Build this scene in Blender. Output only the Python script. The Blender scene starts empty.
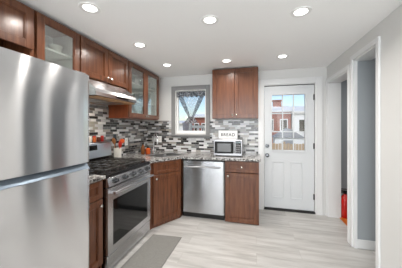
import bpy, bmesh, math, random
from mathutils import Vector, Matrix
random.seed(7)
C = bpy.context.scene.collection
S = bpy.context.scene
PI = math.pi

# ------------------------------------------------------------------ camera
F_PX, YAW = 205.0, 0.252
cam_d = bpy.data.cameras.new('camera'); cam = bpy.data.objects.new('camera', cam_d); C.objects.link(cam)
cam.location = (1.96, -3.54, 1.35)
cam.rotation_euler = (PI/2, 0, YAW)
cam_d.sensor_width = 36; cam_d.lens = 36*F_PX/402
cam_d.shift_y = -(134-127.7)/402
cam_d.clip_start = .02; cam_d.clip_end = 300
S.camera = cam

# ------------------------------------------------------------------ world, sun, big lights, exposure
w = bpy.data.worlds.new('sky'); S.world = w; w.use_nodes = True
wn = w.node_tree.nodes; wl = w.node_tree.links; wn.clear()
wo = wn.new('ShaderNodeOutputWorld'); wb = wn.new('ShaderNodeBackground'); sk = wn.new('ShaderNodeTexSky')
sk.sky_type = 'NISHITA'; sk.sun_disc = False; sk.sun_elevation = math.radians(38); sk.sun_rotation = math.radians(200)
sk.air_density = 1.0; sk.dust_density = .6; sk.ozone_density = 2.0
wb.inputs[1].default_value = .16
wl.new(sk.outputs[0], wb.inputs[0]); wl.new(wb.outputs[0], wo.inputs[0])

def sun(rot, e, col):
    d = bpy.data.lights.new('sun', 'SUN'); d.energy = e; d.angle = math.radians(1.5); d.color = col
    o = bpy.data.objects.new('sun', d); C.objects.link(o); o.rotation_euler = rot
sun((math.radians(50), 0, math.radians(-25)), 2.3, (1, .95, .88))

def area(name, loc, rot, sx, sy, e, col=(1, 1, 1)):
    d = bpy.data.lights.new(name, 'AREA'); d.shape = 'RECTANGLE'; d.size = sx; d.size_y = sy; d.energy = e; d.color = col
    o = bpy.data.objects.new(name, d); C.objects.link(o); o.location = loc; o.rotation_euler = rot
    return o
# unseen fill lights added behind the camera to brighten the room and ceiling
area('rear_upward_fill', (1.5, -6.85, 1.45), (math.radians(118), 0, 0), 2.4, 1.5, 170, (.93, .965, 1))
area('rear_overhead_fill', (1.6, -5.2, 2.25), (0, 0, 0), 1.8, 1.6, 26, (.97, .985, 1))
area('hall_light', (3.85, -1.9, 2.1), (0, 0, 0), .7, .7, 4, (.95, .98, 1))
area('side_room_light', (4.0, -.5, 2.1), (0, 0, 0), .6, .5, 4.5, (1, .98, .95))
S.view_settings.view_transform = 'Standard'; S.view_settings.look = 'None'
S.view_settings.gamma = 1; S.view_settings.use_curve_mapping = False
S.view_settings.exposure = 0.06
DOWNLIGHT_W = 6.5

# ------------------------------------------------------------------ materials
def lin(c):
    return tuple(((v/255)/12.92 if v/255 <= .04045 else ((v/255+.055)/1.055)**2.4) for v in c)
def mat(name, rgb, rough=.5, metal=0, **k):
    m = bpy.data.materials.new(name); m.use_nodes = True
    b = m.node_tree.nodes['Principled BSDF']
    b.inputs['Base Color'].default_value = (*lin(rgb), 1)
    b.inputs['Roughness'].default_value = rough; b.inputs['Metallic'].default_value = metal
    for a, v in k.items(): b.inputs[a.replace('_', ' ')].default_value = v
    return m
def nodes(m):
    nt = m.node_tree; return nt.nodes, nt.links, nt.nodes['Principled BSDF']
def mapping(m, scale=(1, 1, 1), rot=(0, 0, 0)):
    n, l, b = nodes(m); tc = n.new('ShaderNodeTexCoord'); mp = n.new('ShaderNodeMapping')
    mp.inputs['Scale'].default_value = scale; mp.inputs['Rotation'].default_value = rot
    l.new(tc.outputs['Object'], mp.inputs[0]); return mp
def ramp(m, src, stops, interp='LINEAR'):
    n, l, b = nodes(m); r = n.new('ShaderNodeValToRGB'); l.new(src, r.inputs[0]); cr = r.color_ramp; cr.interpolation = interp
    while len(cr.elements) < len(stops): cr.elements.new(.5)
    for e, (p, c) in zip(cr.elements, stops): e.position = p; e.color = (*lin(c), 1)
    return r
def noise(m, vec, scale, detail=4, rough=.6):
    n, l, b = nodes(m); t = n.new('ShaderNodeTexNoise'); t.inputs['Scale'].default_value = scale
    t.inputs['Detail'].default_value = detail; t.inputs['Roughness'].default_value = rough
    l.new(vec.outputs[0], t.inputs['Vector']); return t
def bump(m, src, strength=.2, dist=.01):
    n, l, b = nodes(m); t = n.new('ShaderNodeBump'); t.inputs['Strength'].default_value = strength
    t.inputs['Distance'].default_value = dist; l.new(src, t.inputs['Height']); l.new(t.outputs[0], b.inputs['Normal'])

def paint(name, rgb, rough=.55):
    m = mat(name, rgb, rough); mp = mapping(m); t = noise(m, mp, 60, 3)
    bump(m, t.outputs[0], .03, .002); return m
M = {}
M['ceiling'] = paint('ceiling_paint', (250, 250, 249), .6)
M['wall'] = paint('wall_paint', (214, 214, 212), .5)
M['trimw'] = mat('white_trim_paint', (224, 225, 225), .35)
M['door'] = mat('door_paint', (208, 211, 213), .4)
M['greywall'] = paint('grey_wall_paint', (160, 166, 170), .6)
M['greytrim'] = mat('grey_window_trim', (134, 134, 134), .5)
M['black'] = mat('black_enamel', (16, 16, 17), .25)
M['iron'] = mat('cast_iron', (66, 64, 62), .25)
M['rubber'] = mat('dark_rubber', (28, 28, 28), .7)
M['blackglass'] = mat('black_glass', (14, 15, 16), .06)
M['chrome'] = mat('chrome', (225, 225, 225), .12, 1)
M['nickel'] = mat('satin_nickel', (200, 195, 188), .25, 1)
M['white'] = mat('white_plastic', (238, 238, 236), .35)
M['ceramic'] = mat('white_ceramic', (236, 234, 228), .15)
M['red'] = mat('red_plastic', (200, 40, 22), .3)
M['orange'] = mat('orange_plastic', (222, 92, 34), .3)
M['brownwood'] = mat('wooden_spoon', (150, 95, 50), .55)
M['amber'] = mat('amber_bottle', (110, 62, 22), .15)
M['redpaint'] = mat('extinguisher_red', (190, 28, 22), .25)
M['greyplastic'] = mat('grey_plastic', (120, 120, 122), .5)
M['label'] = mat('paper_label', (225, 205, 170), .6)

def steel(name, rgb=(168, 169, 171), rough=.24, an=.9, rot=0.25, axis='Z'):
    m = mat(name, rgb, rough, 1); n, l, b = nodes(m)
    b.inputs['Anisotropic'].default_value = an; b.inputs['Anisotropic Rotation'].default_value = rot
    t = n.new('ShaderNodeTangent'); t.direction_type = 'RADIAL'; t.axis = axis; l.new(t.outputs[0], b.inputs['Tangent'])
    mp = mapping(m, (3, 3, 260)); q = noise(m, mp, 3, 2)
    bump(m, q.outputs[0], .02, .001)
    return m
M['steel'] = steel('brushed_steel')
M['mwsteel'] = mat('microwave_steel', (150, 150, 152), .35, 1)
M['rsteel'] = steel('range_steel', (208, 209, 211), .27, .7)
M['knobm'] = mat('dark_knob_metal', (96, 97, 100), .25, 1)
M['fsteel'] = steel('fridge_steel', (222, 223, 225), .16, 1.0, 0.25)
M['steel2'] = steel('satin_steel', (178, 179, 181), .3, .3)

def wood(name, a, b_, c, grain='z', rough=.3):
    m = mat(name, a, rough); n, l, b = nodes(m)
    sc = {'z': (14, 14, 1.2), 'x': (1.2, 14, 14), 'y': (14, 1.2, 14)}[grain]
    mp = mapping(m, sc); t = noise(m, mp, 2.2, 6, .65)
    r = ramp(m, t.outputs[0], [(.28, c), (.5, a), (.74, b_)]); l.new(r.outputs[0], b.inputs['Base Color'])
    b.inputs['Coat Weight'].default_value = .3; b.inputs['Coat Roughness'].default_value = .2; b.inputs['Specular IOR Level'].default_value = .3
    return m
M['wood'] = wood('cherry_wood', (97, 58, 37), (120, 76, 51), (68, 38, 24))
M['woodx'] = wood('cherry_wood_rail', (97, 58, 37), (120, 76, 51), (68, 38, 24), 'x')
M['woodside'] = wood('cherry_veneer_side', (134, 68, 36), (150, 80, 44), (116, 56, 30))
M['woodin'] = mat('cabinet_interior', (226, 227, 224), .5)
M['toe'] = mat('toe_kick_black', (22, 18, 16), .6)
M['underwood'] = wood('plywood_underside', (176, 138, 100), (190, 152, 112), (150, 112, 80), 'y', .6)
M['orangewood'] = wood('orange_pine_floor', (200, 112, 40), (214, 128, 54), (180, 92, 30), 'y', .35)

def glass(name, mixf=.78, tint=(1, 1, 1), rough=.03):
    m = bpy.data.materials.new(name); m.use_nodes = True; n = m.node_tree.nodes; l = m.node_tree.links; n.clear()
    o = n.new('ShaderNodeOutputMaterial'); mx = n.new('ShaderNodeMixShader'); t = n.new('ShaderNodeBsdfTransparent'); g = n.new('ShaderNodeBsdfGlossy')
    t.inputs[0].default_value = (*tint, 1); g.inputs['Roughness'].default_value = rough; mx.inputs[0].default_value = 1-mixf
    l.new(t.outputs[0], mx.inputs[1]); l.new(g.outputs[0], mx.inputs[2]); l.new(mx.outputs[0], o.inputs[0]); return m
M['glass'] = glass('window_glass', .94)
M['cabglass'] = glass('cabinet_glass', .72, (.96, .99, .97), .04)
M['clearglass'] = glass('drinking_glass', .7, (.93, .96, .96), .03)

# mosaic tile
def mosaic(name, plane):
    m = mat(name, (150, 150, 150), .26); n, l, b = nodes(m)
    tc = n.new('ShaderNodeTexCoord'); sp = n.new('ShaderNodeSeparateXYZ'); cb = n.new('ShaderNodeCombineXYZ')
    l.new(tc.outputs['Object'], sp.inputs[0]); l.new(sp.outputs['Y' if plane == 'yz' else 'X'], cb.inputs[0]); l.new(sp.outputs['Z'], cb.inputs[1])
    def br(wd, ht, sq, off, seed):
        t = n.new('ShaderNodeTexBrick'); l.new(cb.outputs[0], t.inputs['Vector'])
        t.inputs['Color1'].default_value = (0, 0, 0, 1); t.inputs['Color2'].default_value = (1, 1, 1, 1); t.inputs['Mortar'].default_value = (.5, .5, .5, 1)
        t.inputs['Scale'].default_value = 1; t.inputs['Mortar Size'].default_value = .0014; t.inputs['Brick Width'].default_value = wd
        t.inputs['Row Height'].default_value = ht; t.squash = sq; t.squash_frequency = 3; t.offset = off; t.offset_frequency = 2; return t
    t = br(.145, .034, .6, .37, 0)
    r = ramp(m, t.outputs['Color'], [(0, (36, 37, 40)), (.14, (104, 106, 109)), (.27, (188, 190, 193)), (.38, (130, 127, 122)), (.49, (216, 216, 216)),
              (.60, (62, 61, 62)), (.70, (158, 150, 136)), (.80, (200, 203, 206)), (.91, (100, 88, 78))], 'CONSTANT')
    mp = mapping(m, (1, 1, 6)); q = noise(m, mp, 22, 3)
    mx = n.new('ShaderNodeMix'); mx.data_type = 'RGBA'; mx.blend_type = 'OVERLAY'; mx.inputs[0].default_value = .5
    l.new(r.outputs[0], mx.inputs[6]); l.new(q.outputs['Color'], mx.inputs[7])
    hs = n.new('ShaderNodeHueSaturation'); hs.inputs['Saturation'].default_value = .55; l.new(mx.outputs[2], hs.inputs['Color'])
    m2 = n.new('ShaderNodeMix'); m2.data_type = 'RGBA'; l.new(t.outputs['Fac'], m2.inputs[0]); l.new(hs.outputs[0], m2.inputs[6]); m2.inputs[7].default_value = (*lin((176, 174, 170)), 1)
    l.new(m2.outputs[2], b.inputs['Base Color'])
    bump(m, t.outputs['Fac'], -.35, .002)
    return m
M['tile_back'] = mosaic('mosaic_tile_back', 'xz'); M['tile_left'] = mosaic('mosaic_tile_left', 'yz')

# granite
m = mat('granite', (150, 145, 140), .15); n, l, b = nodes(m); mp = mapping(m)
t = noise(m, mp, 42, 5, .75); r = ramp(m, t.outputs[0], [(.0, (22, 22, 24)), (.43, (44, 43, 43)), (.49, (108, 105, 102)), (.54, (176, 175, 173)), (.62, (218, 218, 216)), (.7, (126, 116, 108))])
l.new(r.outputs[0], b.inputs['Base Color']); M['granite'] = m

# floor planks
m = mat('pale_oak_planks', (205, 203, 200), .38); n, l, b = nodes(m)
mp = mapping(m)
br = n.new('ShaderNodeTexBrick'); l.new(mp.outputs[0], br.inputs['Vector'])
for k, v in (('Scale', 1), ('Mortar Size', .0012), ('Brick Width', 1.22), ('Row Height', .18)): br.inputs[k].default_value = v
br.inputs['Color1'].default_value = (0, 0, 0, 1); br.inputs['Color2'].default_value = (1, 1, 1, 1); br.inputs['Mortar'].default_value = (.3, .3, .3, 1)
br.offset = .37
mp2 = mapping(m, (1.0, 8, 1)); 
add = n.new('ShaderNodeMixRGB'); add.blend_type = 'ADD'; add.inputs[0].default_value = 1; l.new(mp2.outputs[0], add.inputs[1])
sc = n.new('ShaderNodeMixRGB'); sc.blend_type = 'MULTIPLY'; sc.inputs[0].default_value = 1; l.new(br.outputs['Color'], sc.inputs[1]); sc.inputs[2].default_value = (7, 7, 7, 1)
l.new(sc.outputs[0], add.inputs[2])
q = noise(m, add, 1.7, 6, .62)
r = ramp(m, q.outputs[0], [(.25, (146, 145, 142)), (.45, (176, 174, 171)), (.58, (188, 187, 184)), (.78, (200, 199, 197))])
hs = n.new('ShaderNodeMixRGB'); hs.blend_type = 'MULTIPLY'; hs.inputs[0].default_value = .12; l.new(r.outputs[0], hs.inputs[1]); l.new(br.outputs['Color'], hs.inputs[2])
m3 = n.new('ShaderNodeMixRGB'); l.new(br.outputs['Fac'], m3.inputs[0]); l.new(hs.outputs[0], m3.inputs[1]); m3.inputs[2].default_value = (*lin((150, 146, 142)), 1)
l.new(m3.outputs[0], b.inputs['Base Color']); M['floor'] = m

# exterior
def brick(name, a, b_, mo, wd=.22, ht=.075):
    m = mat(name, a, .85); n, l, b = nodes(m)
    tc = n.new('ShaderNodeTexCoord'); sp = n.new('ShaderNodeSeparateXYZ'); cb = n.new('ShaderNodeCombineXYZ'); l.new(tc.outputs['Object'], sp.inputs[0])
    ad = n.new('ShaderNodeMath'); l.new(sp.outputs['X'], ad.inputs[0]); l.new(sp.outputs['Y'], ad.inputs[1])
    l.new(ad.outputs[0], cb.inputs[0]); l.new(sp.outputs['Z'], cb.inputs[1])
    t = n.new('ShaderNodeTexBrick'); l.new(cb.outputs[0], t.inputs['Vector'])
    for k, v in (('Scale', 1), ('Mortar Size', .008), ('Brick Width', wd), ('Row Height', ht)): t.inputs[k].default_value = v
    t.inputs['Color1'].default_value = (*lin(a), 1); t.inputs['Color2'].default_value = (*lin(b_), 1); t.inputs['Mortar'].default_value = (*lin(mo), 1)
    l.new(t.outputs[0], b.inputs['Base Color']); return m
M['brick'] = brick('red_brick', (150, 72, 52), (126, 56, 42), (160, 136, 122))
M['siding'] = mat('pale_siding', (226, 228, 230), .6)
M['roofgrey'] = mat('grey_shingle', (132, 136, 142), .8)
m = mat('dry_lawn', (150, 140, 96), .95); n, l, b = nodes(m); t = noise(m, mapping(m), 3, 6)
r = ramp(m, t.outputs[0], [(.35, (176, 160, 118)), (.55, (150, 140, 90)), (.7, (196, 186, 160))]); l.new(r.outputs[0], b.inputs['Base Color']); M['lawn'] = m
M['fence'] = wood('weathered_fence', (176, 152, 122), (196, 172, 142), (150, 126, 100), 'z', .8)
M['bark'] = mat('tree_bark', (92, 80, 70), .9)
M['concrete'] = mat('concrete', (190, 187, 182), .85)

# ------------------------------------------------------------------ mesh helpers
def box(bm, x0, x1, y0, y1, z0, z1, bev=0, seg=1):
    xs, ys, zs = sorted((x0, x1)), sorted((y0, y1)), sorted((z0, z1))
    v = [bm.verts.new((x, y, z)) for x in xs for y in ys for z in zs]
    fs = [(0, 1, 3, 2), (4, 6, 7, 5), (0, 4, 5, 1), (2, 3, 7, 6), (0, 2, 6, 4), (1, 5, 7, 3)]
    f = [bm.faces.new([v[i] for i in q]) for q in fs]
    if bev:
        e = list({e for q in f for e in q.edges})
        bmesh.ops.bevel(bm, geom=e, offset=bev, segments=seg, affect='EDGES', profile=.5)
def prism(bm, pts, axis, a, b):
    """extrude a closed 2D outline along an axis; pts are the two other coordinates in order"""
    def p(u, v, t):
        return {'x': (t, u, v), 'y': (u, t, v), 'z': (u, v, t)}[axis]
    A = [bm.verts.new(p(u, v, a)) for u, v in pts]; B = [bm.verts.new(p(u, v, b)) for u, v in pts]
    bm.faces.new(A); bm.faces.new(B[::-1])
    for i in range(len(pts)):
        j = (i+1) % len(pts); bm.faces.new((A[j], A[i], B[i], B[j]))
def cyl(bm, p, r, h, axis='z', seg=20, r2=None):
    r2 = r if r2 is None else r2
    rot = {'z': Matrix(), 'x': Matrix.Rotation(PI/2, 4, 'Y'), 'y': Matrix.Rotation(-PI/2, 4, 'X')}[axis]
    mt = Matrix.Translation(p) @ rot @ Matrix.Translation((0, 0, h/2))
    bmesh.ops.create_cone(bm, cap_ends=True, segments=seg, radius1=r, radius2=r2, depth=h, matrix=mt)
def lathe(bm, c, prof, seg=20, axis='z'):
    rings = []
    for r, z in prof:
        ring = []
        for k in range(seg):
            a = 2*PI*k/seg; u, v = r*math.cos(a), r*math.sin(a)
            q = {'z': (u, v, z), 'x': (z, u, v), 'y': (u, z, v)}[axis]
            ring.append(bm.verts.new(Vector(c)+Vector(q)))
        rings.append(ring)
    for i in range(len(rings)-1):
        for k in range(seg):
            j = (k+1) % seg; bm.faces.new((rings[i][k], rings[i][j], rings[i+1][j], rings[i+1][k]))
    for ring, fl in ((rings[0], 1), (rings[-1], 0)):
        if max((v.co-ring[0].co).length for v in ring) > 1e-5:
            bm.faces.new(ring[::-1] if fl else ring)
def tube(bm, pts, r, seg=10):
    pts = [Vector(p) for p in pts]; rs = r if isinstance(r, (list, tuple)) else [r]*len(pts); rings = []; up = None
    for i, p in enumerate(pts):
        d = (pts[min(i+1, len(pts)-1)]-pts[max(i-1, 0)]).normalized()
        if up is None:
            up = Vector((0, 0, 1)) if abs(d.z) < .9 else Vector((1, 0, 0))
        a = d.cross(up).normalized(); up = a.cross(d).normalized()
        rings.append([bm.verts.new(p+(a*math.cos(2*PI*k/seg)+up*math.sin(2*PI*k/seg))*rs[i]) for k in range(seg)])
    for i in range(len(rings)-1):
        for k in range(seg):
            j = (k+1) % seg; bm.faces.new((rings[i][k], rings[i][j], rings[i+1][j], rings[i+1][k]))
    bm.faces.new(rings[0][::-1]); bm.faces.new(rings[-1])
def NB(): return bmesh.new()
def obj(name, bm, m, parent=None, smooth=False, sub=0):
    bmesh.ops.recalc_face_normals(bm, faces=bm.faces)
    me = bpy.data.meshes.new(name); bm.to_mesh(me); bm.free(); me.materials.append(M[m] if isinstance(m, str) else m)
    o = bpy.data.objects.new(name, me); C.objects.link(o)
    if parent: o.parent = parent
    if smooth:
        for p in me.polygons: p.use_smooth = True
        es = me.attributes.new('sharp_edge', 'BOOLEAN', 'EDGE') if 'sharp_edge' not in me.attributes else me.attributes['sharp_edge']
        bm2 = bmesh.new(); bm2.from_mesh(me)
        for i, e in enumerate(bm2.edges):
            es.data[i].value = len(e.link_faces) == 2 and e.calc_face_angle(0) > math.radians(38)
        bm2.free()
    if sub:
        s = o.modifiers.new('sub', 'SUBSURF'); s.levels = s.render_levels = sub
    return o
def bx(name, m, parent, *a, **k):
    bm = NB(); box(bm, *a, **k); return obj(name, bm, m, parent)
def tag(o, label, cat, group=None, kind=None):
    o['label'] = label; o['category'] = cat
    if group: o['group'] = group
    if kind: o['kind'] = kind
    return o
def thing(name, label, cat, loc=(0, 0, 0), rotz=0, group=None):
    o = bpy.data.objects.new(name, None); C.objects.link(o); o.location = loc; o.rotation_euler = (0, 0, rotz)
    o.empty_display_size = .1
    return tag(o, label, cat, group)
def struct(name, bm, m, parent=None):
    o = obj(name, bm, m, parent)
    if not parent: o['kind'] = 'structure'
    return o
def sbx(name, m, *a, parent=None, **k):
    bm = NB(); box(bm, *a, **k); return struct(name, bm, m, parent)
def dup(root, loc, rotz=None, label=None, group=None):
    r = root.copy(); C.objects.link(r); r.location = loc
    if rotz is not None: r.rotation_euler = (0, 0, rotz)
    if label: r['label'] = label
    if group: r['group'] = group
    for ch in list(root.children):
        c = ch.copy(); C.objects.link(c); c.parent = r
        for g in list(ch.children):
            d = g.copy(); C.objects.link(d); d.parent = c
    return r

# ------------------------------------------------------------------ room shell
H = 2.29; R = 3.05; YB = -7.0
XR = 4.6
sbx('floor', 'floor', -.1, XR, YB, .1, -.1, 0)
sbx('ceiling', 'ceiling', -.1, XR+.1, YB-.1, .8, H, H+.15)
sbx('wall_left', 'wall', -.12, 0, YB, 0, 0, H)
sbx('wall_front', 'wall', -.12, XR+.1, YB-.12, YB, 0, H)
# back wall with window hole and door hole
WX0, WX1, WZ0, WZ1 = .560, 1.140, 1.245, 2.035
DX0, DX1, DZ = 2.1150, 2.898, 2.055
bm = NB()
for a in ((-.12, WX0, 0, H), (WX0, WX1, 0, WZ0), (WX0, WX1, WZ1, H), (WX1, DX0, 0, H), (DX0, DX1, DZ, H), (DX1, R+.19, 0, H)):
    box(bm, a[0], a[1], 0, .15, a[2], a[3])
struct('wall_back', bm, 'wall')
# right wall: near part, piece between the two openings, headers
A0, A1 = -.752, -.045      # far opening (Y)
B0, B1 = -1.335, -.872     # near opening
bm = NB()
box(bm, R, R+.17, YB, B0, 0, H); box(bm, R, R+.17, B0, B1, 2.115, H); box(bm, R, R+.03, B1, A0, 0, H)
box(bm, R, R+.17, A0, A1, 2.04, H); box(bm, R, R+.17, A1, 0, 0, H)
struct('wall_right', bm, 'wall')
# stub wall that closes the near opening's recess and the rooms beyond
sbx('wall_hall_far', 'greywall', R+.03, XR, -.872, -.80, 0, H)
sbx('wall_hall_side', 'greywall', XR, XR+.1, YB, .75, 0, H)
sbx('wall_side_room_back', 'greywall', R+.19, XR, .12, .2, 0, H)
sbx('trim_1', 'orangewood', R+.15, XR, -.79, .12, .0, .012)
# casings
def casing(name, y0, y1, top, wd=.07):
    bm = NB(); t = .018
    box(bm, R-t, R, y0-wd, y0, 0, top+wd, .004); box(bm, R-t, R, y1, y1+wd if y1+wd < -.002 else -.002, 0, top+wd, .004); box(bm, R-t, R, y0, y1, top, top+wd, .004)
    box(bm, R, R+(.17 if y1 < -.5 else .03), y0, y0+.018, 0, top); box(bm, R, R+(.03 if y1 < -.5 else .17), y1-.018, y1, 0, top); box(bm, R, R+.17, y0, y1, top-.018, top)
    struct(name, bm, 'trimw')
casing('trim_2', A0, A1, 2.04, .05); casing('trim_3', B0, B1, 2.115, .05)
bm = NB(); box(bm, R-.014, R, YB, B0-.05, 0, .10, .004); struct('baseboard_right', bm, 'trimw')
sbx('baseboard_hall', 'trimw', R+.03, XR, -.886, -.872, 0, .10, bev=.004)
# ------------------------------------------------------------------ exterior door
d1 = bpy.data.objects.new('door_1', None); C.objects.link(d1); d1['kind'] = 'structure'; d1.location = (DX0, 0, 0)
W_ = DX1-DX0
bm = NB()   # jambs + casing
cw = .085
box(bm, -cw, 0, -.02, 0, 0, DZ+cw, .005); box(bm, W_, W_+cw, -.02, 0, 0, DZ+cw, .005); box(bm, 0, W_, -.02, 0, DZ, DZ+cw, .005)
box(bm, 0, .012, 0, .15, 0, DZ); box(bm, W_-.012, W_, 0, .15, 0, DZ); box(bm, .012, W_-.012, 0, .15, DZ-.012, DZ)
box(bm, -cw, -cw+.018, -.028, -.02, 0, DZ+cw, .003); box(bm, W_+cw-.018, W_+cw, -.028, -.02, 0, DZ+cw, .003); box(bm, -cw, W_+cw, -.028, -.02, DZ+cw-.018, DZ+cw, .003)
obj('door_casing', bm, 'trimw', d1)
# slab with hole for glass
sx0, sx1, sz0, sz1 = .018, W_-.018, .035, DZ-.024
gx0, gx1, gz0, gz1 = .135, W_-.150, .985, 1.885
fy, by = .03, .075
bm = NB()
box(bm, sx0, gx0, fy, by, sz0, sz1); box(bm, gx1, sx1, fy, by, sz0, sz1); box(bm, gx0, gx1, fy, by, sz0, gz0); box(bm, gx0, gx1, fy, by, gz1, sz1)
obj('door_slab', bm, 'door', d1)
bm = NB()
for (a, b_, c, d) in ((gx0-.03, gx0, gz0-.03, gz1+.03), (gx1, gx1+.03, gz0-.03, gz1+.03), (gx0, gx1, gz0-.03, gz0), (gx0, gx1, gz1, gz1+.03)): box(bm, a, b_, fy-.012, fy+.01, c, d, .003)
obj('glass_frame', bm, 'door', d1)
bm = NB()
for i in (1, 2):
    x = gx0+(gx1-gx0)*i/3; box(bm, x-.009, x+.009, fy+.005, fy+.025, gz0, gz1)
    z = gz0+(gz1-gz0)*i/3; box(bm, gx0, gx1, fy+.006, fy+.024, z-.009, z+.009)
obj('muntin_grid', bm, 'door', d1)
bm = NB(); box(bm, .0125, .0155, .036, .07, .03, DZ-.0125); box(bm, W_-.0155, W_-.0125, .036, .07, .03, DZ-.0125); box(bm, .0155, W_-.0155, .036, .07, DZ-.0158, DZ-.0125); obj('slab_gap_shade', bm, 'rubber', d1)  # dark strips stand in for the shadow line between slab and jamb
bx('glass_pane', 'glass', d1, gx0, gx1, fy+.027, fy+.031, gz0, gz1)
for (a, b_) in ((.135, .325), (.415, .598)):
    bm = NB(); z0, z1 = .20, .80; t = .018
    for q in ((a, a+t, z0, z1), (b_-t, b_, z0, z1), (a+t, b_-t, z0, z0+t), (a+t, b_-t, z1-t, z1)): box(bm, q[0], q[1], fy-.009, fy+.002, q[2], q[3], .004)
    prism(bm, [(a+.045, z0+.045), (b_-.045, z0+.045), (b_-.045, z1-.045), (a+.045, z1-.045)], 'y', fy+.001, fy-.006)
    obj('raised_panel', bm, 'door', d1)
bm = NB(); lathe(bm, (.06, fy, .895), [(.032, 0), (.032, -.006), (.012, -.012), (.012, -.035), (.026, -.045), (.03, -.058), (.022, -.07), (.0001, -.072)], 20, 'y'); obj('door_knob', bm, 'knobm', d1, True)
bm = NB(); lathe(bm, (.06, fy, 1.05), [(.031, 0), (.031, -.012), (.024, -.018), (.0001, -.019)], 20, 'y'); box(bm, .055, .065, fy-.034, fy-.018, 1.034, 1.066, .002); obj('deadbolt', bm, 'knobm', d1, True)
for z in (.26, 1.06, 1.83):
    bm = NB(); cyl(bm, (W_-.010, .024, z-.045), .007, .09, 'z', 10); box(bm, W_-.03, W_-.004, .026, .031, z-.045, z+.045); obj('hinge', bm, 'black', d1)
bm = NB(); box(bm, 0, W_, -.0, .15, 0, .028, .004); obj('threshold', bm, 'rubber', d1)
# ------------------------------------------------------------------ window
w1 = bpy.data.objects.new('window_1', None); C.objects.link(w1); w1['kind'] = 'structure'; w1.location = (0, 0, 0)
bm = NB(); c = .072
box(bm, WX0-c, WX0, -.02, 0, WZ0-.02, WZ1+c, .004); box(bm, WX1, WX1+c, -.02, 0, WZ0-.02, WZ1+c, .004); box(bm, WX0, WX1, -.02, 0, WZ1, WZ1+c, .004)
obj('window_casing', bm, 'greytrim', w1)
bm = NB(); box(bm, WX0-c-.03, WX1+c+.03, -.06, 0, WZ0-.045, WZ0-.018, .004); box(bm, WX0-c, WX1+c, -.018, 0, WZ0-.075, WZ0-.045, .003); obj('window_sill', bm, 'greytrim', w1)
bm = NB()
for q in ((WX0, WX0+.035, WZ0, WZ1), (WX1-.035, WX1, WZ0, WZ1), (WX0+.035, WX1-.035, WZ0, WZ0+.05), (WX0+.035, WX1-.035, WZ1-.035, WZ1)): box(bm, q[0], q[1], .06, .11, q[2], q[3], .004)
for q in ((WX0, WX0+.012, WZ0, WZ1), (WX1-.012, WX1, WZ0, WZ1), (WX0, WX1, WZ0, WZ0+.012), (WX0, WX1, WZ1-.012, WZ1)): box(bm, q[0], q[1], 0, .15, q[2], q[3])
obj('window_sash', bm, 'white', w1)
bx('glass_pane', 'glass', w1, WX0+.035, WX1-.035, .083, .087, WZ0+.05, WZ1-.035)

# ------------------------------------------------------------------ curtain
def curtain_mat(name, dark, light, alpha, sc):
    m = bpy.data.materials.new(name); m.use_nodes = True; n = m.node_tree.nodes; l = m.node_tree.links; b = n['Principled BSDF']
    b.inputs['Roughness'].default_value = .9
    tc = n.new('ShaderNodeTexCoord'); t = n.new('ShaderNodeTexNoise'); t.inputs['Scale'].default_value = sc; t.inputs['Detail'].default_value = 4
    l.new(tc.outputs['Object'], t.inputs['Vector']); r = n.new('ShaderNodeValToRGB'); l.new(t.outputs[0], r.inputs[0])
    r.color_ramp.elements[0].position = .44; r.color_ramp.elements[1].position = .56
    r.color_ramp.elements[0].color = (*lin(dark), 1); r.color_ramp.elements[1].color = (*lin(light), 1)
    l.new(r.outputs[0], b.inputs['Base Color']); tr = n.new('ShaderNodeBsdfTransparent'); mx = n.new('ShaderNodeMixShader'); mx.inputs[0].default_value = alpha
    o = n['Material Output']; l.new(tr.outputs[0], mx.inputs[1]); l.new(b.outputs[0], mx.inputs[2]); l.new(mx.outputs[0], o.inputs[0]); return m
M['lace'] = curtain_mat('dark_lace', (52, 54, 58), (150, 152, 156), .95, 45)
M['sheer'] = curtain_mat('grey_sheer', (54, 57, 62), (138, 142, 148), .78, 34)
M['veil'] = curtain_mat('pale_veil', (150, 154, 160), (214, 217, 220), .35, 30)
M['sheer2'] = curtain_mat('grey_sheer_hem', (84, 86, 92), (168, 170, 176), .85, 40)
cur = thing('curtain', 'grey patterned kitchen curtain with a dark valance, gathered to a knot in the small window', 'curtain', (.853, .035, 2.0))
bm = NB(); cyl(bm, (-.278, 0, -.005), .006, .556, 'x', 10); obj('curtain_rod', bm, 'black', cur)
def sheet(bm, f, nu, nv):
    g = [[bm.verts.new(f(u/nu, v/nv)) for v in range(nv+1)] for u in range(nu+1)]
    for u in range(nu):
        for v in range(nv): bm.faces.new((g[u][v], g[u+1][v], g[u+1][v+1], g[u][v+1]))
bm = NB(); sheet(bm, lambda u, v: (-.268+.536*u, -.012-.008*math.sin(u*70), .012-(.10+.012*math.sin(u*38))*v), 120, 4); obj('valance', bm, 'lace', cur, True)
for s in (-1, 1):   # swags running from the top corners to the central knot
    bm = NB()
    def f(u, v, s=s):
        xo = s*(.262-.262*v**1.0*.86); xi = s*(.175-.175*v**.85*.98)
        x = xi+(xo-xi)*u; z = -.05-.43*v-.02*math.sin(v*PI)*u
        return (x, .0-.010*math.sin(u*26)*(1-.5*v), z)
    sheet(bm, f, 40, 14); obj('swag', bm, 'sheer', cur, True)
bm = NB(); sheet(bm, lambda u, v: ((u-.5)*2*(.17-.155*v), .012-.006*math.sin(u*44), -.05-.40*v), 44, 10); obj('centre_panel', bm, 'veil', cur, True)
bm = NB()
def f(u, v):
    a = (u-.5)*2; wdt = .085-.03*(1-v)+.05*v*v
    return (a*wdt+.0, -.004-.010*math.sin(u*34), -.45-.11*v-.015*math.cos(a*2.4))
sheet(bm, f, 50, 10); obj('gathered_tail', bm, 'sheer2', cur, True)
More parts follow.
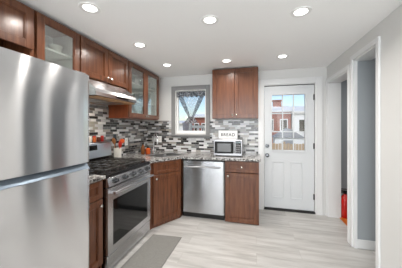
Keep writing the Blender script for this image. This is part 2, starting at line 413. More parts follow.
bm = NB(); lathe(bm, (0, -.012, -.47), [(.030, -.018), (.036, 0), (.030, .018)], 16); obj('tie_band', bm, 'lace', cur, True)

# ------------------------------------------------------------------ backsplash
CT = .915
tb = NB()
for a in ((.0081, WX0-c-.001, CT, 1.48), (WX0-c-.001, WX1+c+.001, CT, WZ0-.076), (WX1+c+.001, 2.045, CT, 1.48)): box(tb, a[0], a[1], -.008, -.0002, a[2], a[3])
tag(obj('mosaic_backsplash', tb, 'tile_back'), 'grey and white linear mosaic tile backsplash under the window, behind the microwave', 'backsplash', kind=None)
bm = NB(); box(bm, .0002, .008, -2.33, -.0005, CT, 1.475); box(bm, .0002, .008, -1.905, -1.10, 1.475, 1.64)
tag(obj('mosaic_backsplash', bm, 'tile_left'), 'grey and beige linear mosaic tile backsplash on the left wall behind the range', 'backsplash')

# ------------------------------------------------------------------ cabinets
# local frame: x along the wall, back at y=0, front towards -y
def knob(parent, x, y, z):
    bm = NB(); lathe(bm, (x, y, z), [(.006, 0), (.006, -.014), (.014, -.018), (.015, -.026), (.009, -.031), (.0001, -.032)], 14, 'y')
    o = obj('knob', bm, 'nickel', parent, True); return o
def shaker(root, name, x0, x1, z0, z1, y, kx=None, kz=None, glazed=False, st=.058):
    """door or drawer front; y is the cabinet box front, the front stands 20 mm proud"""
    f0, f1 = y-.020, y
    bm = NB()
    box(bm, x0, x0+st, f0, f1, z0, z1, .002); box(bm, x1-st, x1, f0, f1, z0, z1, .002)
    rl = st if z1-z0 > .25 else .04
    box(bm, x0+st, x1-st, f0, f1, z0, z0+rl, .002); box(bm, x0+st, x1-st, f0, f1, z1-rl, z1, .002)
    a, b_, c_, d = x0+st, x1-st, z0+rl, z1-rl; t = .006   # inner bead
    for q in ((a, a+t, c_, d), (b_-t, b_, c_, d), (a+t, b_-t, c_, c_+t), (a+t, b_-t, d-t, d)): box(bm, q[0], q[1], f0+.005, f1-.002, q[2], q[3])
    if not glazed: box(bm, a, b_, f0+.014, f1-.001, c_, d)
    o = obj(name, bm, 'wood', root)
    if glazed: bx('glass_pane', 'cabglass', o, a, b_, f0+.011, f0+.015, c_, d)
    if kx is not None: knob(o, kx, f0, kz)
    return o
def carcass(root, W, D, z0, z1, side='wood', open_=False, shelves=(), toe=False, toebox=True):
    bm = NB(); t = .016
    zb = z0+.10 if toe else z0
    box(bm, 0, t, -D, 0, z0 if toe else zb, z1); box(bm, W-t, W, -D, 0, z0 if toe else zb, z1)
    box(bm, t, W-t, -D, 0, zb, zb+t); box(bm, t, W-t, -D, 0, z1-t, z1); box(bm, t, W-t, -.010, 0, zb+t, z1-t)
    # face frame
    box(bm, t, W-t, -D, -D+t, z1-.035, z1-t); box(bm, t, .03, -D, -D+t, zb+t, z1-.035); box(bm, W-.03, W-t, -D, -D+t, zb+t, z1-.035)
    obj('cabinet_box', bm, side, root)
    if open_:
        bm = NB(); box(bm, t+.001, W-t-.001, -.014, -.0105, zb+t+.001, z1-t-.001)
        box(bm, t+.0005, t+.003, -D+t+.002, -.0145, zb+t+.001, z1-t-.001); box(bm, W-t-.003, W-t-.0005, -D+t+.002, -.0145, zb+t+.001, z1-t-.001)
        box(bm, t+.004, W-t-.004, -D+t+.002, -.0145, zb+t+.001, zb+t+.003)
        obj('cabinet_lining', bm, 'woodin', root)
        for s in shelves: bx('shelf', 'woodin', root, t+.003, W-t-.003, -D+.04, -.0145, s-.008, s+.008)
    if toe: bx('toe_kick', 'toe', root, t, W-t, -D+.055, -D+.065, z0+.001, zb)
ZT, ZB = 2.265, 1.482
UD = .31
def left_cab(name, label, y0, y1, z0, z1, D, group=None):
    return thing(name, label, 'cabinet', (.0005, y0, 0), PI/2, group), y1-y0
# over-fridge
t, Wd = left_cab('wall_cabinet', 'short cherry wood wall cabinet above the refrigerator, at the left edge of the photo', -3.105, -2.325, 0, 0, UD)
carcass(t, Wd, UD, 1.855, ZT)
shaker(t, 'door', .012, Wd/2-.003, 1.945, ZT-.012, -UD, Wd/2-.03, 1.975); shaker(t, 'door', Wd/2+.003, Wd-.012, 1.945, ZT-.012, -UD, Wd/2+.03, 1.975)
# glazed cabinet over the little base
t, Wd = left_cab('glass_wall_cabinet', 'tall wall cabinet with one glass door, beside the refrigerator, left of the hood cabinet', -2.32, -1.907, 0, 0, UD)
carcass(t, Wd, UD, ZB, ZT, open_=True, shelves=(1.76, 2.02))
shaker(t, 'door', .006, Wd-.006, ZB+.012, ZT-.012, -UD, Wd-.035, ZB+.08, True)
gcab1 = -2.32
# over range
t, Wd = left_cab('wall_cabinet', 'short cherry wood wall cabinet with two solid doors above the range hood', -1.903, -1.108, 0, 0, UD)
carcass(t, Wd, UD, 1.845, ZT)
shaker(t, 'door', .008, Wd/2-.002, 1.870, ZT-.012, -UD, Wd/2-.034, 1.915); shaker(t, 'door', Wd/2+.002, Wd-.008, 1.870, ZT-.012, -UD, Wd/2+.034, 1.915)
# corner glazed pair
t, Wd = left_cab('glass_wall_cabinet', 'cherry wood wall cabinet with two glass doors in the corner right of the hood', -1.104, -.19, 0, 0, UD)
carcass(t, Wd, UD, ZB, ZT, side='woodside', open_=True, shelves=(1.74, 2.0))
shaker(t, 'door', .006, Wd/2-.002, ZB+.012, ZT-.012, -UD, Wd/2-.03, ZB+.045, True); shaker(t, 'door', Wd/2+.002, Wd-.006, ZB+.012, ZT-.012, -UD, Wd/2+.03, ZB+.045, True)
# right upper
t = thing('wall_cabinet', 'cherry wood wall cabinet with two solid doors above the microwave, right of the window', 'cabinet', (1.315, -.0005, 0))
carcass(t, .71, UD, ZB+.01, 2.275)
shaker(t, 'door', .006, .353, ZB+.02, 2.265, -UD, .325, ZB+.065); shaker(t, 'door', .357, .704, ZB+.02, 2.265, -UD, .385, ZB+.065)
BT = .884
# bases
t = thing('base_cabinet', 'narrow cherry wood base cabinet between the refrigerator and the range', 'cabinet', (.0105, -2.300, 0), PI/2)
Wd = .352; carcass(t, Wd, .60, 0, BT, toe=True)
shaker(t, 'drawer', .006, Wd-.006, .715, BT-.012, -.60, None); shaker(t, 'door', .006, Wd-.006, .115, .705, -.60, Wd-.05, .655)
t = thing('base_cabinet', 'cherry wood base cabinet with one drawer and one door right of the dishwasher', 'cabinet', (1.560, -.0105, 0))
Wd = .470; carcass(t, Wd, .585, 0, BT, toe=False)
d = shaker(t, 'drawer', .006, Wd-.006, .720, BT-.012, -.585, Wd/2, .795); shaker(t, 'door', .006, Wd-.006, .012, .710, -.585, .045, .665)
# diagonal corner base
t = thing('corner_base_cabinet', 'diagonal cherry wood corner base cabinet between the range and the dishwasher', 'cabinet', (0, 0, 0))
P0 = Vector((.645, -1.045, 0)); P1 = Vector((.893, -.632, 0))
bm = NB(); prism(bm, [(.012, -.012), (.893, -.012), (P1.x, P1.y), (P0.x, P0.y), (.63, -1.105), (.012, -1.105)], 'z', .0, BT); obj('cabinet_box', bm, 'wood', t)
L = (P1-P0).length; ang = math.atan2(P1.y-P0.y, P1.x-P0.x)
def diag(name, z0, z1, kz, kx):
    tmp = shaker(t, name, .008, L-.008, z0, z1, 0, kx, kz)
    tmp.location = (P0.x, P0.y, 0); tmp.rotation_euler = (0, 0, ang); return tmp
diag('drawer', .715, BT-.012, None, None); diag('door', .045, .705, .66, .045)

# ------------------------------------------------------------------ countertops
sinkc = Vector((.44, -.50))
bm = NB()
prism(bm, [(.0085, -.0085), (2.055, -.0085), (2.055, -.640), (.912, -.640), (.672, -1.040), (.672, -1.118), (.0085, -1.118)], 'z', BT+.001, CT)
bmesh.ops.bevel(bm, geom=[e for e in bm.edges], offset=.004, segments=1, affect='EDGES')
ctop = tag(obj('countertop', bm, 'granite'), 'L-shaped speckled granite countertop with a corner sink, under the window and the microwave', 'countertop')
bm = NB(); box(bm, .0085, .655, -2.302, -1.945, BT+.001, CT, .004)
tag(obj('countertop', bm, 'granite'), 'small speckled granite countertop between the refrigerator and the range', 'countertop')
# drop-in sink
t = thing('sink', 'dark stainless steel sink set in the corner of the granite countertop', 'sink', (.60, -.53, CT), math.radians(54))
bm = NB()
for a in ((-.24, .24, -.17, -.145), (-.24, .24, .145, .17), (-.24, -.215, -.145, .145), (.215, .24, -.145, .145)): box(bm, a[0], a[1], a[2], a[3], .0005, .006, .002)
obj('rim', bm, 'steel2', t)
bx('basin', mat('basin_steel', (60, 60, 62), .3, 1), t, -.214, .214, -.144, .144, .0005, .003)
bm = NB(); lathe(bm, (0, 0, .003), [(.04, 0), (.04, .002), (.02, .003), (.0001, .003)], 16); obj('drain', bm, 'chrome', t, True)
# faucet
t = thing('faucet', 'tall chrome gooseneck faucet behind the corner sink', 'faucet', (.34, -.42, CT), math.radians(-40))
bm = NB(); lathe(bm, (0, 0, 0), [(.026, 0), (.026, .01), (.016, .02), (.015, .10)], 16); obj('base', bm, 'chrome', t, True)
bm = NB(); pts = [(0, 0, .09), (0, 0, .25)]+[(.075-.075*math.cos(a), 0, .25+.085*math.sin(a)) for a in [PI*k/12 for k in range(1, 12)]]+[(.15, 0, .24), (.15, 0, .20)]
tube(bm, pts, .0115, 10); obj('spout', bm, 'chrome', t, True)
bm = NB(); lathe(bm, (.15, 0, .16), [(.013, 0), (.016, .005), (.014, .045), (.011, .05)], 14); obj('spray_head', bm, 'chrome', t, True)
bm = NB(); tube(bm, [(0, -.012, .075), (0, -.035, .085), (0, -.075, .115)], [.008, .007, .005], 8); obj('handle', bm, 'chrome', t, True)

# ------------------------------------------------------------------ dishwasher
t = thing('dishwasher', 'stainless steel dishwasher with a bar handle between the corner cabinet and the right base cabinet', 'dishwasher', (.902, -.0105, 0))
Wd = .652
bx('tub', 'black', t, .004, Wd-.004, -.56, 0, .02, BT-.01)
def bowed(bm, x0, x1, z0, z1, yf, yb, bow, n_=24, axis='x', rc=.008):
    """slightly bowed sheet-metal door front with rounded vertical edges"""
    pts = []
    for k in range(n_+1):
        u = k/n_; x = x0+(x1-x0)*u; y = yf-bow*(1-(2*u-1)**2)
        e = min(u, 1-u)*(x1-x0)
        if e < rc: y += rc-math.sqrt(max(rc*rc-(rc-e)**2, 0))
        pts.append((x, y))
    e = (x1-x0)
    outline = pts+[(x1, yb), (x0, yb)]
    A = [bm.verts.new((p[0], p[1], z0)) for p in outline]; B = [bm.verts.new((p[0], p[1], z1)) for p in outline]
    bm.faces.new(A[::-1]); bm.faces.new(B)
    for i in range(len(outline)):
        j = (i+1) % len(outline); bm.faces.new((A[i], A[j], B[j], B[i]))
bm = NB(); bowed(bm, .004, Wd-.004, .088, BT-.030, -.600, -.561, .003, 40); obj('door', bm, 'steel', t, True)
bm = NB(); tube(bm, [(.06, -.640, .775), (Wd-.06, -.640, .775)], .010, 12)
for x in (.075, Wd-.075): cyl(bm, (x, -.640, .775), .007, .040, 'y', 10)
obj('handle', bm, 'mwsteel', t, True)
bx('toe_panel', 'black', t, .004, Wd-.004, -.555, -.545, .002, .086)
bx('counter_shade_strip', 'black', t, .006, Wd-.006, -.598, -.562, BT-.0295, BT-.006)  # black strip imitates the shadow band below the countertop

# ------------------------------------------------------------------ refrigerator
FW = .76
t = thing('refrigerator', 'tall stainless steel top-freezer refrigerator at the left edge', 'refrigerator', (.02, -3.072, 0), PI/2)
# local x along +Y, front at -y
bx('cabinet_body', 'greyplastic', t, 0, FW, -.735, -.02, .03, 1.700, bev=.004)
bm = NB(); bowed(bm, .002, FW-.002, 1.108, 1.722, -.805, -.745, .012, 60, rc=.010); obj('freezer_door', bm, 'fsteel', t, True)
bm = NB(); bowed(bm, .002, FW-.002, .09, 1.062, -.805, -.745, .012, 60, rc=.010); obj('fridge_door', bm, 'fsteel', t, True)
m = steel('pocket_steel', (120, 132, 144), .35, .3); 
bm = NB(); prism(bm, [(-.807, 1.0585), (-.745, 1.0585), (-.745, 1.095), (-.775, 1.098)], 'x', .006, FW-.006); obj('pocket_handle', bm, m, t)
bx('door_gasket', 'rubber', t, .01, FW-.01, -.744, -.736, .09, 1.70)
bx('hinge_cover', 'greyplastic', t, FW-.10, FW-.01, -.78, -.70, 1.7205, 1.738, bev=.004)
bx('toe_grille', 'rubber', t, .02, FW-.02, -.72, -.70, .005, .085)
bm = NB(); lathe(bm, (FW-.03, -.809, .78), [(.004, .006), (.004, -.001), (.0001, -.0012)], 8, 'y'); obj('door_plug', bm, 'greyplastic', t)
# item on fridge
o = NB(); box(o, -.09, .09, -.06, .06, 0, .085, .008); tag(obj('storage_box', o, 'black'), 'black storage box on top of the refrigerator', 'box').location = (.24, -2.60, 1.706)

# ------------------------------------------------------------------ range
RW = .80
t = thing('gas_range', 'stainless steel gas range with black grates and five front knobs on the left wall', 'stove', (.012, -1.938, 0), PI/2)
bx('range_body', 'black', t, .003, RW-.003, -.615, -.005, .02, .895)
bm = NB(); box(bm, .001, RW-.001, -.610, -.075, .8955, .918, .002); box(bm, .001, RW-.001, -.650, -.6101, .8845, .918, .004); obj('cooktop', bm, 'black', t)
bm = NB(); prism(bm, [(-.616, .798), (-.655, .798), (-.668, .806), (-.652, .880), (-.645, .884), (-.616, .884)], 'x', .001, RW-.001); cp = obj('control_panel', bm, 'rsteel', t)
nrm = Vector((0, -.98, .21)).normalized()
for k in range(5):
    x = .10+.15*k
    bm = NB(); lathe(bm, (0, 0, 0), [(.028, 0), (.028, .004), (.021, .006), (.019, .030), (.015, .034), (.0001, .034)], 18)
    box(bm, -.003, .003, -.018, .018, .033, .037)
    q = Vector((0, 0, 1)).rotation_difference(nrm).to_matrix().to_4x4(); bm.transform(Matrix.Translation((x, -.661, .843)) @ q); obj('knob', bm, 'knobm', t, True)
# oven door
bm = NB(); z0, z1 = .170, .788
for q in ((.004, .075, z0, z1), (RW-.075, RW-.004, z0, z1), (.075, RW-.075, z0, z0+.065), (.075, RW-.075, z1-.12, z1)): box(bm, q[0], q[1], -.655, -.617, q[2], q[3])
od = obj('oven_door', bm, 'rsteel', t)
bx('oven_window', 'blackglass', od, .075, RW-.075, -.652, -.62, z0+.065, z1-.12)
bm = NB(); tube(bm, [(.03, -.705, .745), (RW-.03, -.705, .745)], .015, 14)
for x in (.055, RW-.055): box(bm, x-.014, x+.014, -.70, -.656, .733, .757, .003)
obj('handle', bm, 'rsteel', od, True)
bm = NB(); box(bm, .004, RW-.004, -.650, -.617, .025, .160, .004); obj('bottom_drawer', bm, 'rsteel', t)
# backguard
bm = NB(); prism(bm, [(-.01, .9185), (-.074, .9185), (-.074, .985), (-.060, 1.15), (-.045, 1.168), (-.01, 1.168)], 'x', .004, RW-.004); obj('backguard', bm, steel('backguard_steel', (215, 226, 236), .35, .2), t)
bm = NB(); prism(bm, [(-.068, 1.075), (-.0715, 1.075), (-.0655, 1.135), (-.062, 1.135)], 'x', .26, .54); obj('display', bm, 'blackglass', t)
bm = NB(); box(bm, .006, RW-.006, -.078, -.0745, .9185, .980); obj('rear_vent', bm, 'black', t)
# burners and grates
for i, (x, y) in enumerate(((.16, -.20), (.16, -.46), (.40, -.33), (.64, -.20), (.64, -.46))):
    bm = NB(); lathe(bm, (x, y, .9185), [(.05, 0), (.05, .010), (.038, .012), (.038, .020), (.0001, .021)], 18); obj('burner', bm, 'iron', t, True)
for x0, x1 in ((.03, .275), (.28, .52), (.525, .77)):
    bm = NB(); z0, z1 = .940, .953; r = .006
    for x in (x0+r, x1-r): box(bm, x-r, x+r, -.60, -.10, z0, z1)
    for y in (-.59, -.475, -.35, -.225, -.11): box(bm, x0, x1, y-r, y+r, z0, z1)
    xm = (x0+x1)/2; box(bm, xm-r, xm+r, -.60, -.10, z0+.002, z1+.004)
    for x in (x0+r, x1-r):
        for y in (-.59, -.11): box(bm, x-r, x+r, y-r, y+r, .9185, z0)
    obj('grate', bm, 'iron', t)

# ------------------------------------------------------------------ hood
t = thing('range_hood', 'slim stainless steel under-cabinet range hood above the gas range', 'range hood', (.0105, -1.895, 0), PI/2)
HW = .70
bm = NB(); prism(bm, [(-.005, 1.66), (-.005, 1.843), (-.345, 1.843), (-.475, 1.735), (-.49, 1.70), (-.49, 1.665)], 'x', 0, HW)
obj('hood_shell', bm, 'rsteel', t)
bx('hood_underside', 'underwood', t, .01, HW-.01, -.475, -.02, 1.648, 1.6595)
for x in (.2, .5): bx('filter', 'steel2', t, x-.12, x+.12, -.36, -.10, 1.642, 1.6475)
bm = NB(); box(bm, .30, .52, -.4935, -.4903, 1.672, 1.694, .001)
obj('switch_strip', bm, 'black', t)

hl = area('hood_lamp', (.20, -1.65, 1.638), (0, 0, 0), .3, .08, 3, (1, .88, .70))
# ------------------------------------------------------------------ microwave + sign
t = thing('microwave', 'stainless steel microwave with a black glass door on the granite countertop', 'microwave', (1.365, -.44, CT+.001))
MW, MD, MH = .425, .34, .255
bx('case', 'steel2', t, 0, MW, .02, MD, .012, MH, bev=.004)
bx('face', 'mwsteel', t, 0, MW, 0, .0195, .012, MH, bev=.003)
dr = bx('door', 'blackglass', t, .014, .300, -.008, -.0005, .045, .225, bev=.002)
bx('door_screen', mat('microwave_screen', (92, 94, 96), .3), dr, .058, .262, -.0095, -.0085, .07, .195)
cp = bx('control_panel', 'blackglass', t, .330, .412, -.006, -.0005, .05, .238, bev=.002)
bx('display', mat('microwave_display', (70, 88, 92), .2), cp, .340, .402, -.0075, -.0065, .20, .228)
bm = NB()
for i in range(4):
    for j in range(3): box(bm, .340+.022*j, .356+.022*j, -.0075, -.0062, .065+.031*i, .085+.031*i)
obj('keypad', bm, 'greyplastic', cp)
bm = NB(); tube(bm, [(.313, -.004, .05), (.313, -.03, .065), (.313, -.03, .205), (.313, -.004, .22)], .007, 8); obj('handle', bm, 'steel2', t, True)
for x, y in ((.03, .04), (.395, .04), (.03, .31), (.395, .31)): bm = NB(); cyl(bm, (x, y, 0), .012, .0115, 'z', 12); obj('foot', bm, 'rubber', t)
t = thing('bread_sign', 'white rectangular sign reading BREAD with dark edges, standing on the microwave', 'sign', (1.395, -.19, CT+MH+.0012))
bm = NB(); box(bm, 0, .31, 0, .03, 0, .135, .003); obj('board', bm, 'white', t)
bm = NB()
for q in ((-.006, 0, 0, .135), (.31, .316, 0, .135), (-.006, .316, .135, .141)): box(bm, q[0], q[1], -.003, .033, q[2], q[3])
obj('edge_band', bm, 'greyplastic', t)
cv = bpy.data.curves.new('lettering', 'FONT'); cv.body = 'BREAD'; cv.size = .070; cv.extrude = .001; cv.align_x = 'CENTER'; cv.offset = .0012; cv.space_character = 1.12
o = bpy.data.objects.new('tmp_text', cv); C.objects.link(o)
dg = bpy.context.evaluated_depsgraph_get(); me = bpy.data.meshes.new_from_object(o.evaluated_get(dg)); bpy.data.objects.remove(o)
me.materials.clear(); me.materials.append(mat('sign_ink', (62, 62, 64), .6)); lo = bpy.data.objects.new('lettering', me); C.objects.link(lo); lo.parent = t; lo.location = (.155, -.0012, .040); lo.rotation_euler = (PI/2, 0, 0)

# ------------------------------------------------------------------ wall plates
def plate(label, loc, rotz, kind):
    t = thing('light_switch' if kind == 's' else 'wall_outlet', label, 'switch' if kind == 's' else 'outlet', loc, rotz)
    bx('cover_plate', 'white', t, -.037, .037, -.006, 0, -.06, .06, bev=.002)
    if kind == 's': bx('rocker', 'white', t, -.016, .016, -.010, -.0063, -.032, .032, bev=.002)
    else:
        for z in (-.024, .024):
            o = bx('socket', 'white', t, -.016, .016, -.008, -.0063, z-.016, z+.016, bev=.002)
            bm = NB(); box(bm, -.008, -.005, -.0086, -.0082, z-.006, z+.006); box(bm, .005, .008, -.0086, -.0082, z-.006, z+.006); obj('slot', bm, 'rubber', o)
plate('white wall outlet on the mosaic tile between the corner faucet and the window', (.255, -.0085, 1.135), 0, 'o')
plate('white light switch on the mosaic tile right of the microwave', (1.815, -.0085, 1.125), 0, 's')
plate('white wall outlet on the left mosaic tile behind the utensil crock', (.0085, -.70, 1.13), PI/2, 'o')

# ------------------------------------------------------------------ counter items
t = thing('utensil_crock', 'white ceramic utensil crock on the granite counter right of the range', 'crock', (.13, -1.073, CT+.001))
bm = NB(); lathe(bm, (0, 0, 0), [(.046, 0), (.05, .01), (.052, .15), (.048, .155), (.046, .15), (.043, .02), (.0001, .018)], 24); obj('crock', bm, 'ceramic', t, True)
def utensil(name, label, base, tip, mt, head):
    b0 = Vector(base); t1 = Vector(tip); d = (t1-b0)
    t = thing(name, label, 'utensil', (0, 0, 0)); t.location = b0
    bm = NB(); tube(bm, [(0, 0, 0), d*.75], .005, 8); obj('handle', bm, mt if head != 'spatula' else 'black', t, True)
    bm = NB()
    if head == 'spoon':
        bmesh.ops.create_uvsphere(bm, u_segments=12, v_segments=8, radius=1, matrix=Matrix.Translation(d*.88) @ Vector((0, 0, 1)).rotation_difference(d.normalized()).to_matrix().to_4x4() @ Matrix.Diagonal((.030, .012, .045, 1)))
    elif head == 'ladle':
        bmesh.ops.create_uvsphere(bm, u_segments=14, v_segments=8, radius=1, matrix=Matrix.Translation(d*.9) @ Matrix.Diagonal((.036, .036, .034, 1)))
    else:
        box(bm, -.004, .004, -.03, .03, d.length*.72, d.length, .003); bm.transform(Vector((0, 0, 1)).rotation_difference(d.normalized()).to_matrix().to_4x4())
    obj('head', bm, mt, t, True)
utensil('serving_ladle', 'bright red-orange ladle leaning right in the utensil crock', (.14, -1.060, .94), (.160, -1.008, 1.185), 'orange', 'ladle')
utensil('wooden_spoon', 'brown wooden spoon leaning left in the utensil crock', (.125, -1.085, .94), (.112, -1.138, 1.20), 'brownwood', 'spoon')
utensil('spatula', 'black spatula standing upright in the utensil crock', (.113, -1.068, .94), (.070, -1.062, 1.26), 'black', 'spatula')
utensil('serving_spoon', 'red serving spoon leaning to the front in the utensil crock', (.147, -1.083, .94), (.192, -1.098, 1.15), 'red', 'spoon')
t = thing('soap_bottle', 'dark amber soap bottle with a black pump on the corner of the counter', 'bottle', (.20, -.52, CT+.001))
bm = NB(); lathe(bm, (0, 0, 0), [(.028, 0), (.032, .006), (.032, .12), (.014, .145), (.013, .16)], 18); obj('bottle', bm, 'amber', t, True)
bm = NB(); cyl(bm, (0, 0, .16), .014, .02, 'z', 14); cyl(bm, (0, 0, .18), .004, .03, 'z', 8); box(bm, -.007, .035, -.006, .006, .208, .218, .002); obj('pump', bm, 'black', t)
t = thing('dish_soap_bottle', 'short orange-brown bottle beside the faucet', 'bottle', (.27, -.485, CT+.001))
bm = NB(); lathe(bm, (0, 0, 0), [(.036, 0), (.040, .006), (.040, .085), (.02, .10), (.018, .105)], 18); obj('bottle', bm, mat('orange_liquid', (190, 84, 34), .15), t, True)
bm = NB(); cyl(bm, (0, 0, .105), .02, .018, 'z', 14); obj('cap', bm, 'black', t)
# spice jars on the backguard
cols = [('red', (196, 54, 38)), ('white', (226, 222, 214)), ('orange', (206, 110, 60)), ('dark brown', (96, 50, 34)), ('deep red', (160, 40, 34))]
jl = ['red spice jar, leftmost in view on the range backguard', 'white spice jar, second from the refrigerator on the range backguard', 'orange spice jar between the white jar and the brown jar on the backguard',
      'dark brown spice jar, fourth from the refrigerator on the backguard', 'deep red spice jar, rightmost in the row on the range backguard']
for k, (nm, c_) in enumerate(cols):
    t = thing('spice_jar', jl[k], 'jar', (.042, -1.54+.068*k, 1.1695), 0, 'spice jars on the range backguard')
    bm = NB(); lathe(bm, (0, 0, 0), [(.019, 0), (.021, .003), (.021, .056), (.016, .062)], 14); obj('jar', bm, mat('spice_'+nm.replace(' ', '_'), c_, .3), t, True)
    bm = NB(); cyl(bm, (0, 0, .0625), .018, .014, 'z', 14); obj('lid', bm, 'white' if k % 2 else 'red', t)

# ------------------------------------------------------------------ dishes in glass cabinets
def bowl(label, loc, grp, r=.065, h=.05):
    bm = NB(); lathe(bm, (0, 0, 0), [(r*.45, 0), (r*.8, h*.4), (r, h), (r-.004, h), (r*.76, h*.45), (r*.4, .006), (.0001, .005)], 20)
    tag(obj('bowl', bm, 'ceramic', None, True), label, 'bowl', grp).location = loc
def tumbler(label, loc, grp, r=.034, h=.12):
    bm = NB(); lathe(bm, (0, 0, 0), [(r*.85, 0), (r, h), (r-.003, h), (r*.8, .008), (.0001, .007)], 16)
    tag(obj('drinking_glass', bm, 'clearglass', None, True), label, 'glass', grp).location = loc
g1 = 'dishes in the glass cabinet by the refrigerator'
bowl('white bowl on the upper shelf of the glass cabinet by the refrigerator, left side', (.17, -2.20, 2.0283), g1); bowl('white bowl on the upper shelf of the glass cabinet by the refrigerator, right side', (.17, -2.03, 2.0283), g1, .06, .08)
bowl('white bowl on the lower shelf of the glass cabinet by the refrigerator', (.17, -2.12, 1.7683), g1, .08, .07)
for s, z in (('lower', 1.7483), ('upper', 2.0083)):
    for k, w_ in enumerate(('nearest the hood', 'left of the middle', 'right of the middle', 'nearest the window')):
        tumbler('clear drinking glass on the %s shelf of the corner glass cabinet, %s' % (s, w_), (.17, -1.0+.23*k, z), 'drinking glasses in the corner glass cabinet')

# ------------------------------------------------------------------ floor mat
bm = NB(); prism(bm, [(.715, -2.10), (1.10, -2.10), (1.105, -1.165), (.735, -1.19)], 'z', .0005, .010)
bmesh.ops.bevel(bm, geom=[e for e in bm.edges], offset=.002, segments=1, affect='EDGES')
m = mat('grey_mat', (120, 119, 115), .85); n, l, b = nodes(m); tt = noise(m, mapping(m, (1, 12, 1)), 60, 3); r = ramp(m, tt.outputs[0], [(.4, (108, 107, 103)), (.6, (132, 131, 127))]); l.new(r.outputs[0], b.inputs['Base Color']); bump(m, tt.outputs[0], .3, .002)
tag(obj('floor_mat', bm, m), 'flat grey kitchen mat on the floor in front of the gas range', 'mat')

# ------------------------------------------------------------------ side room: extinguisher
t = thing('fire_extinguisher', 'red fire extinguisher on the orange wood floor inside the far doorway', 'fire extinguisher', (3.285, -.03, .0125))
bm = NB(); lathe(bm, (0, 0, 0), [(.05, 0), (.056, .01), (.056, .22), (.045, .255), (.02, .275), (.018, .29)], 20); obj('cylinder_body', bm, 'redpaint', t, True)
bm = NB(); cyl(bm, (0, 0, .29), .02, .03, 'z', 12); box(bm, -.05, .03, -.006, .006, .322, .330); box(bm, -.055, .02, -.006, .006, .345, .352); obj('valve_handle', bm, 'black', t)
bm = NB(); tube(bm, [(0, .02, .305), (-.05, .03, .30), (-.075, .03, .24), (-.07, .03, .12), (-.07, .03, .05)], .009, 8); obj('hose', bm, 'rubber', t, True)
t.scale = (1.15, 1.15, 1.2)

# ------------------------------------------------------------------ recessed lights
em = bpy.data.materials.new('lamp_lens'); em.use_nodes = True; n = em.node_tree.nodes; n.clear(); l = em.node_tree.links
o_ = n.new('ShaderNodeOutputMaterial'); e_ = n.new('ShaderNodeEmission'); e_.inputs[0].default_value = (1, .97, .93, 1); e_.inputs[1].default_value = 7; l.new(e_.outputs[0], o_.inputs[0])
LP = [(.715, -2.20, 'nearest the refrigerator, at the top left'), (.708, -1.46, 'above the range'), (.70, -.69, 'in the corner by the glass cabinet'),
      (1.59, -1.79, 'in the middle of the ceiling, nearest the camera'), (1.59, -.66, 'just left of the right wall cabinet'), (2.33, -1.73, 'at the top right of the ceiling'), (2.325, -.66, 'in front of the exterior door')]
first = None
for (x, y, s) in LP:
    lb = 'round white recessed ceiling light '+s
    if first is None:
        t = first = thing('ceiling_light', lb, 'ceiling light', (x, y, H), 0, 'recessed ceiling lights')
        bm = NB(); lathe(bm, (0, 0, 0), [(.078, -.0005), (.076, -.006), (.052, -.004), (.050, -.0005)], 32); obj('trim_ring', bm, 'white', t, True)
        bm = NB(); cyl(bm, (0, 0, -.003), .0495, .0022, 'z', 32); obj('lens', bm, em, t)
    else: dup(first, (x, y, H), None, lb)
    d = bpy.data.lights.new('downlight', 'AREA'); d.shape = 'DISK'; d.size = .10; d.energy = DOWNLIGHT_W; d.color = (1, .94, .88); d.spread = math.radians(150)
    o = bpy.data.objects.new('downlight', d); C.objects.link(o); o.location = (x, y, H-.008)

# ------------------------------------------------------------------ outside
G = -.55
bm = NB(); box(bm, -45, 35, .9, 60, G-.3, G); tag(obj('lawn', bm, 'lawn'), 'dry winter lawn behind the house', 'ground')['kind'] = 'structure'
bm = NB(); box(bm, -1.2, 4.5, .151, .9, G-.2, -.02); tag(obj('back_step', bm, 'concrete'), 'pale concrete landing outside the exterior door', 'step')['kind'] = 'structure'
def house(label, x0, x1, y0, z1, wallm, wins, cap=.55, chim=None):
    t = thing('row_house', label, 'house', (x0, y0, G))
    W = x1-x0; h = z1-G
    bx('wall', wallm, t, 0, W, 0, 7, 0, h-cap)
    bm = NB(); prism(bm, [(-.25, h-cap), (-.25, h-cap+.12), (2.0, h), (7.2, h), (7.2, h-cap)], 'x', -.02, W+.02); obj('roof', bm, 'siding', t)
    if chim: bm = NB(); box(bm, chim, chim+.75, 1.6, 2.4, h-.3, h+.45); box(bm, chim-.08, chim+.83, 1.52, 2.48, h+.45, h+.55); obj('chimney', bm, 'brick', t)
    for (wx, wz, ww, wh) in wins:
        o = NB(); box(o, wx-.08, wx+ww+.08, -.04, .02, wz-.08, wz+wh+.08); f = obj('window_frame', o, 'siding', t)
        bx('pane', 'blackglass', f, wx, wx+ww, -.06, -.041, wz, wz+wh)
house('red brick house with pale roof and chimney, seen through the left door panes', 2.2, 5.15, 16, 3.5, 'brick', [(.9, 1.7, .5, .9), (2.1, 1.7, .5, .9)], .75, 1.6)
house('white sided row house seen through the right panes of the door', 5.25, 8.6, 16.2, 3.45, 'siding', [(.6, 1.5, .6, 1.1)], .75)
house('red brick row house seen through the kitchen window', -4.5, 2.05, 17, 2.9, 'brick', [(.5, 1.5, .4, .8), (1.3, 1.5, .4, .8), (3.4, 1.5, .5, .9)], .5)
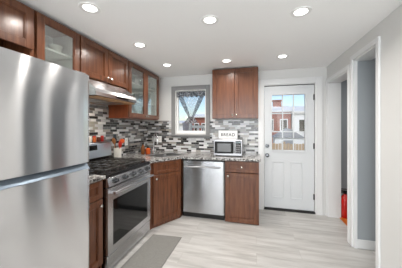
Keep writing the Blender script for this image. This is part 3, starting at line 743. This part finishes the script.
house('low white sided house seen through the left half of the kitchen window', -9, -4.6, 15, 2.1, 'siding', [(3.4, 1.0, .5, .7)], .4)
t = thing('garden_shed', 'grey roofed white garden shed standing in the yard behind the fence', 'shed', (3.3, 10.6, G))
bx('wall', 'siding', t, 0, 1.7, 0, 1.6, 0, 1.25)
bm = NB(); prism(bm, [(-.12, 1.25), (.85, 1.85), (1.82, 1.25)], 'y', -.1, 1.7); obj('roof', bm, 'roofgrey', t)
bx('door', 'roofgrey', t, .5, 1.15, -.03, 0, .05, 1.1)
t = thing('fence', 'weathered board fence across the yard seen through the lower panes of the door', 'fence', (-4, 8.2, G))
bm = NB()
for k in range(88): box(bm, k*.145, k*.145+.125, 0, .02, 0, 1.05+.02*math.sin(k*3.7))
obj('boards', bm, 'fence', t)
for k in range(6): bx('post', 'fence', t, k*2.5, k*2.5+.1, .021, .12, 0, 1.15)
t = thing('porch_railing', 'white porch railing outside the kitchen window', 'railing', (.565, .80, -.02))
bm = NB(); box(bm, .05, 1.3, 0, .05, 1.36, 1.42, .005); box(bm, .05, 1.3, 0, .05, .12, .17, .005)
obj('rail', bm, 'white', t)
for k in range(8): bx('baluster', 'white', t, .18+.14*k, .21+.14*k, .01, .04, .17, 1.36)
for x in (0, 1.26): bx('post', 'white', t, x, x+.06, -.01, .06, 0, 1.46)
def tree(label, x, y, h, seed):
    random.seed(seed); bm = NB()
    def br(p, d, L, r, k):
        q = p+d*L*.5+Vector((random.uniform(-.1, .1), random.uniform(-.1, .1), 0))*L*.3; e = p+d*L
        tube(bm, [p, q, e], [r, r*.8, r*.6], 6)
        if k:
            for _ in range(3):
                nd = (d+Vector((random.uniform(-.8, .8), random.uniform(-.5, .5), random.uniform(-.1, .6)))).normalized(); br(e, nd, L*.68, r*.55, k-1)
    br(Vector((0, 0, 0)), Vector((0, 0, 1)), h*.35, .13, 4)
    tag(obj('bare_tree', bm, 'bark'), label, 'tree').location = (x, y, G)
#tree('bare winter tree in the yard seen through the kitchen window', -2.3, 11.5, 5.5, 3)
